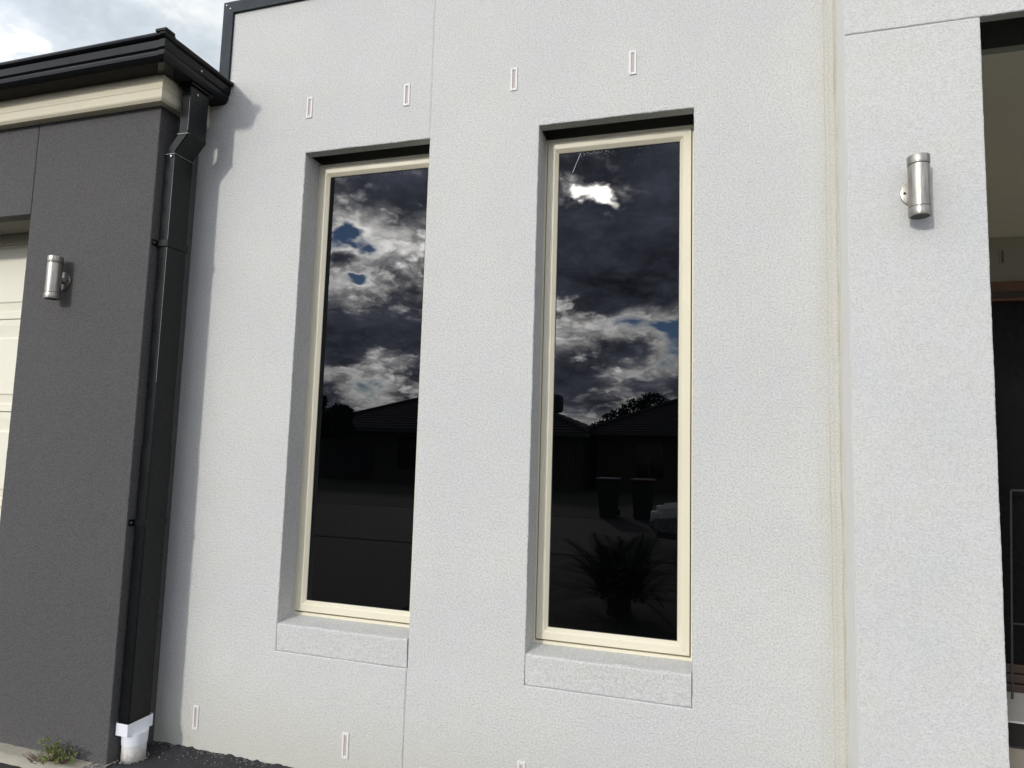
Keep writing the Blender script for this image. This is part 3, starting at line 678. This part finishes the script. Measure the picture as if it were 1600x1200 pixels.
# ------------------------------------------------------------------ weep hole vents
def weep(label):
    V = empty('weep_vent', (0, 0, 0), label, 'weep vent', 'weep hole vents set in the rendered walls')
    bm = bmesh.new(); w_, h_ = 0.0145, 0.050; iw, ih = 0.0062, 0.0395
    for s_ in (-1, 1):
        add_box(bm, s_ * iw if s_ > 0 else -w_, w_ if s_ > 0 else -iw, -0.0048, 0.004, -h_, h_, 0.0018, 2)
        add_box(bm, -iw + 0.0003, iw - 0.0003, -0.0047, 0.004, ih if s_ > 0 else -h_ + 0.0002, h_ - 0.0002 if s_ > 0 else -ih, 0.0008, 1)
    bmobj('vent_frame', bm, M_WEEP, V)
    box('vent_recess', -iw - 0.001, iw + 0.001, -0.0008, 0.003, -ih - 0.001, ih + 0.001, M_WEEPIN, V)
    return V
VENTS = [(-0.389, 2.892, 'white weep hole vent above the top left corner of the left window'),
         (0.096, 2.888, 'white weep hole vent above the left window, beside the vertical wall joint'),
         (0.579, 2.891, 'white weep hole vent above and left of the right window'),
         (1.062, 2.891, 'white weep hole vent directly above the right window'),
         (-0.773, 0.185, 'white weep hole vent low on the wall near the downpipe foot'),
         (-0.042, 0.181, 'white weep hole vent low on the wall under the left window'),
         (0.688, 0.188, 'white weep hole vent low on the wall under the right window')]
VENTS.append((3.105, 2.665, 'shaded weep hole vent on the porch back wall above the timber door head'))
v0 = None
for i, (x, z, lb) in enumerate(VENTS):
    if v0 is None: v0 = weep(lb); v0.location = (x, 0, z)
    else: o_ = copy_tree(v0, None, (x, 2.2915 if x > 2 else 0, z)); o_['label'] = lb; o_.rotation_euler.y = R(random.uniform(-0.8, 0.8))
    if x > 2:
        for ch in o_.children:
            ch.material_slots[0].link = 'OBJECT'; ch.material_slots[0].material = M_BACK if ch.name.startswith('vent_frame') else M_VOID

# ------------------------------------------------------------------ gravel crumbs and weed
random.seed(11)
bm = bmesh.new()
def crumb(x, y, z, r):
    ret = bmesh.ops.create_icosphere(bm, subdivisions=1, radius=r)
    for v in ret['verts']:
        v.co = Vector((v.co.x * random.uniform(.7, 1.5), v.co.y * random.uniform(.7, 1.3), v.co.z * random.uniform(.5, .9))) + Vector((x, y, z))
for i in range(260):
    x = random.uniform(-0.99, 0.7); crumb(x, -abs(random.gauss(0, 0.022)) - 0.003, GZ + 0.006, random.uniform(0.0015, 0.0042))
for i in range(150):
    x = random.uniform(-0.90, 0.3); crumb(x, -0.06 - abs(random.gauss(0, 0.035)), GZ + 0.004, random.uniform(0.0012, 0.0038))
for i in range(60):
    a = random.uniform(0, 6.28); crumb(-0.944 + 0.056 * math.cos(a), -0.15 + 0.056 * math.sin(a), GZ + 0.006, random.uniform(0.002, 0.007))
for i in range(50):
    crumb(random.uniform(-1.06, -0.97), random.uniform(-0.29, -0.2), GZ + 0.006, random.uniform(0.002, 0.006))
tag(bmobj('gravel', bm, M_STONE), 'loose grit and gravel crumbs lying along the wall foot', 'gravel', kind='stuff')

WD = empty('weed', (-1.205, -0.268, 0.055), 'small green weed growing at the foot of the garage pier', 'weed')
random.seed(23)
def frond(bm, p, d, ln, wd, lobes, droop):
    """a leaf: a bent midrib with lobed edges"""
    p = Vector(p); d = Vector(d).normalized(); side = d.cross(Vector((0, 0, 1))).normalized()
    prev = None
    for i in range(lobes + 1):
        f = i / lobes
        q_ = p + d * ln * f + Vector((0, 0, -droop * ln * f * f))
        w_ = wd * (0.25 + 0.9 * math.sin(math.pi * min(1, f * 0.95 + 0.05))) * (1.0 if i % 2 else 0.55)
        a = bm.verts.new(q_ - side * w_ + Vector((0, 0, w_ * 0.4))); m_ = bm.verts.new(q_); b3 = bm.verts.new(q_ + side * w_ + Vector((0, 0, w_ * 0.4)))
        if prev: bm.faces.new((prev[0], a, m_, prev[1])); bm.faces.new((prev[1], m_, b3, prev[2]))
        prev = (a, m_, b3)
lf = bmesh.new(); st = bmesh.new()
for i in range(95):
    a = random.uniform(-0.7, 3.6); up_ = random.uniform(0.15, 1.3)
    bx_ = WD.location.x + random.uniform(-0.045, 0.05); by_ = WD.location.y + random.uniform(-0.02, 0.012)
    dv = Vector((math.cos(a) * 0.9 + 0.3, -abs(math.sin(a)) * 0.55, up_)).normalized(); ln = random.uniform(0.03, 0.085)
    tip = Vector((bx_, by_, 0.056)) + dv * ln
    add_cyl(st, (bx_, by_, 0.052), tip, 0.0011, 0.0006, n=4)
    for k in range(3):
        frond(lf, tip, dv + Vector((random.uniform(-.8, .8), random.uniform(-.6, .3), random.uniform(-.3, .6))), random.uniform(0.014, 0.028), random.uniform(0.003, 0.0055), 5, random.uniform(0.1, 0.6))
bmobj('leaf_cluster', lf, M_WEED, WD)['kind'] = 'stuff'
for i in range(34):
    a = random.uniform(2.2, 4.6); bx_ = WD.location.x - 0.05 + random.uniform(-0.05, 0.04); by_ = WD.location.y - 0.02 + random.uniform(-0.03, 0.01)
    dv = Vector((math.cos(a), -abs(math.sin(a)) * .5, random.uniform(0.1, 0.9))).normalized()
    add_cyl(st, (bx_, by_, 0.052), Vector((bx_, by_, 0.054)) + dv * random.uniform(0.02, 0.06), 0.0014, 0.0006, n=4)
bmobj('stem_cluster', st, M_WEEDD, WD)['kind'] = 'stuff'

# ------------------------------------------------------------------ the street opposite (seen in the window glass)
def hip_house(name, label, x0, x1, yf, depth, eave, pitch, wall_mat, feats):
    H = empty(name, ((x0 + x1) / 2, yf, -0.45), label, 'house')
    box('wall', x0, x1, yf - depth, yf, -0.5, eave, wall_mat, H)
    o_ = 0.5; X0, X1, Y0, Y1 = x0 - o_, x1 + o_, yf + o_, yf - depth - o_
    half = (depth + 2 * o_) / 2; vs, fs = [], []; n = 15
    for k in range(n):                                       # overlapping tile courses up the hips
        for (f, lift) in ((k / n, 0.035), ((k + 1) / n, 0.0)):
            i_ = half * f; z = eave + i_ * math.tan(R(pitch)) + lift
            i2 = min(i_, half - 0.01)
            vs += [(X0 + i2, Y0 - i2, z), (X1 - i2, Y0 - i2, z), (X1 - i2, Y1 + i2, z), (X0 + i2, Y1 + i2, z)]
        a = k * 8
        for j in range(4): fs.append((a + j, a + (j + 1) % 4, a + 4 + (j + 1) % 4, a + 4 + j))
        if k: 
            for j in range(4): fs.append((a - 4 + j, a - 4 + (j + 1) % 4, a + (j + 1) % 4, a + j))
    rf = mesh('roof', vs, fs, M_ROOF, H)
    zr = eave + half * math.tan(R(pitch))
    for (p, q_) in (((X0, Y0, eave), (X0 + half, Y0 - half, zr)), ((X1, Y0, eave), (X1 - half, Y0 - half, zr)), ((X0 + half, Y0 - half, zr), (X1 - half, Y0 - half, zr))):
        cyl('ridge_capping', Vector(p) + Vector((0, 0, 0.03)), Vector(q_) + Vector((0, 0, 0.03)), 0.11, M_ROOF, rf, n=8)
    box('eave_gutter', X0, X1, Y0 - 0.02, Y0 + 0.10, eave - 0.16, eave + 0.01, M_NGUT, H)
    box('eave_soffit', X0, X1, yf, Y0 - 0.02, eave - 0.17, eave - 0.14, M_NGUT, H)
    for (kind, a, b2, c2, d2, mt) in feats:
        w_ = box(kind, a, b2, yf - 0.02, yf + 0.05, c2, d2, mt, H)
        if kind == 'window':
            box('mullion', (a + b2) / 2 - 0.03, (a + b2) / 2 + 0.03, yf + 0.03, yf + 0.07, c2, d2, M_NGUT, w_)
    return H
HA = hip_house('neighbour_house', 'dark hip roofed house across the street with a rooftop cooler', -17.5, -4.15, -26.0, 9.0, 2.05, 22, M_BRICK,
               [('garage_door', -17.0, -14.4, -0.4, 1.7, M_NDARK), ('window', -13.0, -10.6, 0.2, 1.7, M_CARG), ('door', -9.6, -8.6, -0.4, 1.7, M_NDARK), ('window', -5.0, -4.4, 0.0, 1.7, M_BRICK2)])
ck = bmesh.new(); add_box(ck, -6.95, -5.85, -30.2, -29.2, 3.15, 4.05, 0.16, 2); o_ = bmobj('rooftop_cooler', ck, M_COOLER, HA)
hip_house('neighbour_house', 'brick hip roofed house across the street behind the parked car', -3.7, 9.5, -27.6, 7.0, 2.2, 23, M_BRICK2,
          [('garage_door', 0.2, 4.8, -0.4, 1.8, M_NDARK), ('window', -1.9, -0.7, 0.2, 1.75, M_CARG), ('door', 5.6, 6.6, -0.4, 1.8, M_NDARK)])
box('rooftop_cooler', 0.6, 1.5, -30.5, -29.6, 3.6, 4.5, M_COOLER, bpy.data.objects['neighbour_house.001'], bev=0.1)

def tree(name, label, loc, h, blobs, nleaf, seed, group):
    random.seed(seed)
    T = empty(name, loc, label, 'tree', group)
    bm = bmesh.new(); lx, ly, lz = loc
    top = Vector((lx, ly, lz + h * 0.55)); add_cyl(bm, (lx, ly, lz - 0.1), top, 0.16 * h / 5, 0.08 * h / 5, n=10)
    for (bx_, by_, bz_, r) in blobs:
        add_cyl(bm, (lx, ly, lz + h * 0.4), Vector((lx + bx_, ly + by_, lz + bz_)), 0.06, 0.02, n=6)
    bmobj('trunk', bm, M_BARK, T)
    vs, fs = [], []
    for i in range(nleaf):
        bx_, by_, bz_, r = random.choice(blobs)
        u = Vector((random.gauss(0, 1), random.gauss(0, 1), random.gauss(0, 1))).normalized() * r * random.uniform(0.35, 1.08) ** 0.6
        c_ = Vector((lx + bx_, ly + by_, lz + bz_)) + Vector((u.x, u.y, u.z * 0.8))
        a = Vector((random.gauss(0, 1), random.gauss(0, 1), random.gauss(0, 1))).normalized(); b3 = a.cross(Vector((random.gauss(0, 1), random.gauss(0, 1), random.gauss(0, 1)))).normalized()
        s_ = random.uniform(0.06, 0.16); k = len(vs)
        vs += [c_ - a * s_, c_ + b3 * s_ * 0.5, c_ + a * s_, c_ - b3 * s_ * 0.5]; fs.append((k, k + 1, k + 2, k + 3))
    mesh('crown', vs, fs, M_LEAF, T)
TG = 'trees among the houses opposite'
tree('street_tree', 'leafy tree in front of the opposite house, before its garage door', (-14.9, -22.0, -0.40), 3.8,
     [(0, 0, 2.6, 0.8), (-0.6, 0.3, 3.0, 0.7), (0.6, 0, 2.5, 0.7), (1.1, 0, 2.9, 0.55), (-0.3, -.2, 3.5, 0.5), (1.4, .3, 2.3, 0.5), (-1.2, 0, 3.6, 0.8)], 5200, 3, TG)
tree('street_tree', 'rounded tree rising behind the two roofs opposite', (-2.9, -37.5, -0.45), 5.6,
     [(0, 0, 4.0, 1.2), (0.9, 0.2, 4.5, 1.0), (-1.2, 0, 3.4, 1.1), (1.8, 0, 4.1, 0.9), (-2.2, .2, 2.8, 0.9), (2.6, 0, 3.6, 0.9)], 5200, 5, TG)

# cycad in the garden bed in front of the right window
CY = empty('cycad', (0.55, -3.5, -0.1), 'dark spiky cycad plant in the front garden bed', 'plant')
random.seed(8); cb = bmesh.new()
for i in range(92):
    a = i * 2.399 + random.uniform(-.2, .2); e_ = R(random.uniform(8, 78)); ln = random.uniform(0.6, 0.92); p0 = Vector((0.55 + random.uniform(-.22, .22), -3.5, random.uniform(0.0, 0.12)))
    pts = []
    for k in range(13):
        f = k / 12; hd = ln * f * math.cos(e_) * (1 + .15 * f); pts.append(p0 + Vector((math.cos(a) * hd, math.sin(a) * hd, ln * f * math.sin(e_) - 0.34 * ln * f * f)))
    for k in range(12):
        d_ = (pts[k + 1] - pts[k]).normalized(); sv = d_.cross(Vector((0, 0, 1))).normalized()
        for s_ in (-1, 1):
            for h_ in (0.0, 0.5):
                q0 = pts[k].lerp(pts[k + 1], h_); w_ = 0.11 * math.sin(math.pi * min(1, (k + h_ + 1.5) / 13.5)) + 0.01
                tip = q0 + sv * s_ * w_ + d_ * w_ * 0.6 + Vector((0, 0, w_ * 0.25)); n_ = d_ * 0.006
                cb.faces.new([cb.verts.new(q0 - n_), cb.verts.new(q0 + n_), cb.verts.new(tip)])
        cb.faces.new([cb.verts.new(pts[k] - sv * .006), cb.verts.new(pts[k] + sv * .006), cb.verts.new(pts[k + 1] + sv * .005), cb.verts.new(pts[k + 1] - sv * .005)])
bmobj('frond_crown', cb, M_LEAF, CY)
cyl('trunk', (0.55, -3.5, -0.2), (0.55, -3.5, 0.04), 0.13, M_BARK, CY, r1=0.10, n=14)

def wheelie_bin(label, x, y, lidm):
    B = empty('wheelie_bin', (x, y, -0.40), label, 'bin', 'wheelie bins at the kerb')
    z = -0.396
    bm = bmesh.new(); r_ = [(-0.20, 0.20, -0.22, 0.24, z), (-0.29, 0.29, -0.32, 0.34, z + 0.95)]; vs = []
    for (a, b2, c2, d2, zz) in r_: vs += [bm.verts.new((x + a, y + c2, zz)), bm.verts.new((x + b2, y + c2, zz)), bm.verts.new((x + b2, y + d2, zz)), bm.verts.new((x + a, y + d2, zz))]
    for k in range(4): bm.faces.new((vs[k], vs[(k + 1) % 4], vs[4 + (k + 1) % 4], vs[4 + k]))
    bm.faces.new(vs[3::-1]); bm.faces.new(vs[4:])
    bmobj('bin_body', bm, M_BINB, B)
    box('bin_lid', x - 0.31, x + 0.31, y - 0.34, y + 0.37, z + 0.952, z + 1.03, lidm, B, bev=0.03)
    for s_ in (-1, 1): cyl('wheel', (x + s_ * 0.22, y - 0.22, z + 0.1), (x + s_ * 0.27, y - 0.22, z + 0.1), 0.1, M_TYRE, B, n=20)
wheelie_bin('wheelie bin with a blue lid on the far side of the street', -1.25, -10.4 - 4.6, M_BINL)
wheelie_bin('wheelie bin with a dark red lid on the far side of the street', -0.35, -15.1, M_BINR)

# parked car
CR = empty('parked_car', (2.6, -9.7, -0.396), 'silver sedan parked at the kerb across from the windows', 'car')
cx0, cy0, cz0 = 2.6, -9.7, -0.396
sec = [(-2.25, 0.45, 0.62, 0.70), (-2.1, 0.30, 0.78, 0.80), (-1.1, 0.22, 0.92, 0.86), (-0.9, 0.22, 0.95, 0.87), (0.9, 0.22, 0.97, 0.87), (1.6, 0.22, 0.98, 0.86), (2.1, 0.30, 0.95, 0.80), (2.25, 0.45, 0.75, 0.70)]
bm = bmesh.new(); rings = []
for (x, zb, zt, hw) in sec:
    ring = [(-hw * .9, zb), (-hw, zb + .12), (-hw, zt - .15), (-hw * .88, zt), (hw * .88, zt), (hw, zt - .15), (hw, zb + .12), (hw * .9, zb)]
    rings.append([bm.verts.new((cx0 + x, cy0 + a, cz0 + z)) for a, z in ring])
for i in range(len(rings) - 1):
    for k in range(8): bm.faces.new((rings[i][k], rings[i][(k + 1) % 8], rings[i + 1][(k + 1) % 8], rings[i + 1][k]))
bm.faces.new(rings[0]); bm.faces.new(list(reversed(rings[-1])))
bmobj('car_body', bm, M_CAR, CR)
bm = bmesh.new(); lo = [(-1.15, .92), (1.75, .97)]; hi = [(-0.25, 1.43), (1.0, 1.44)]
vs = []
for (x, z), hw in ((lo[0], .78), (lo[1], .78), (hi[1], .60), (hi[0], .60)): vs.append([bm.verts.new((cx0 + x, cy0 + s_ * hw, cz0 + z)) for s_ in (-1, 1)])
bm.faces.new([v[0] for v in vs]); bm.faces.new([v[1] for v in reversed(vs)])
for i in range(4): j = (i + 1) % 4; bm.faces.new((vs[i][0], vs[i][1], vs[j][1], vs[j][0]))
bmobj('cabin_glass', bm, M_CARG, CR)
for s_ in (-1, 1):
    cyl('pillar', (cx0 - 1.12, cy0 + s_ * .775, cz0 + .94), (cx0 - .25, cy0 + s_ * .60, cz0 + 1.44), 0.035, M_CAR, CR, n=8)
    cyl('pillar', (cx0 + 1.72, cy0 + s_ * .775, cz0 + .98), (cx0 + 1.0, cy0 + s_ * .60, cz0 + 1.45), 0.04, M_CAR, CR, n=8)
    box('headlight', cx0 - 2.24, cx0 - 2.0, cy0 + s_ * .62 - .14, cy0 + s_ * .62 + .14, cz0 + .60, cz0 + .74, M_PVC, CR, bev=.03)
    for x in (-1.4, 1.4):
        w_ = cyl('wheel', (cx0 + x, cy0 + s_ * .70, cz0 + .31), (cx0 + x, cy0 + s_ * .88, cz0 + .31), 0.31, M_TYRE, CR, n=28)
        cyl('rim', (cx0 + x, cy0 + s_ * .80, cz0 + .31), (cx0 + x, cy0 + s_ * .892, cz0 + .31), 0.2, M_STEEL2, w_, n=24)
box('roof_panel', cx0 - .27, cx0 + 1.02, cy0 - .61, cy0 + .61, cz0 + 1.43, cz0 + 1.47, M_CAR, CR, bev=.015)
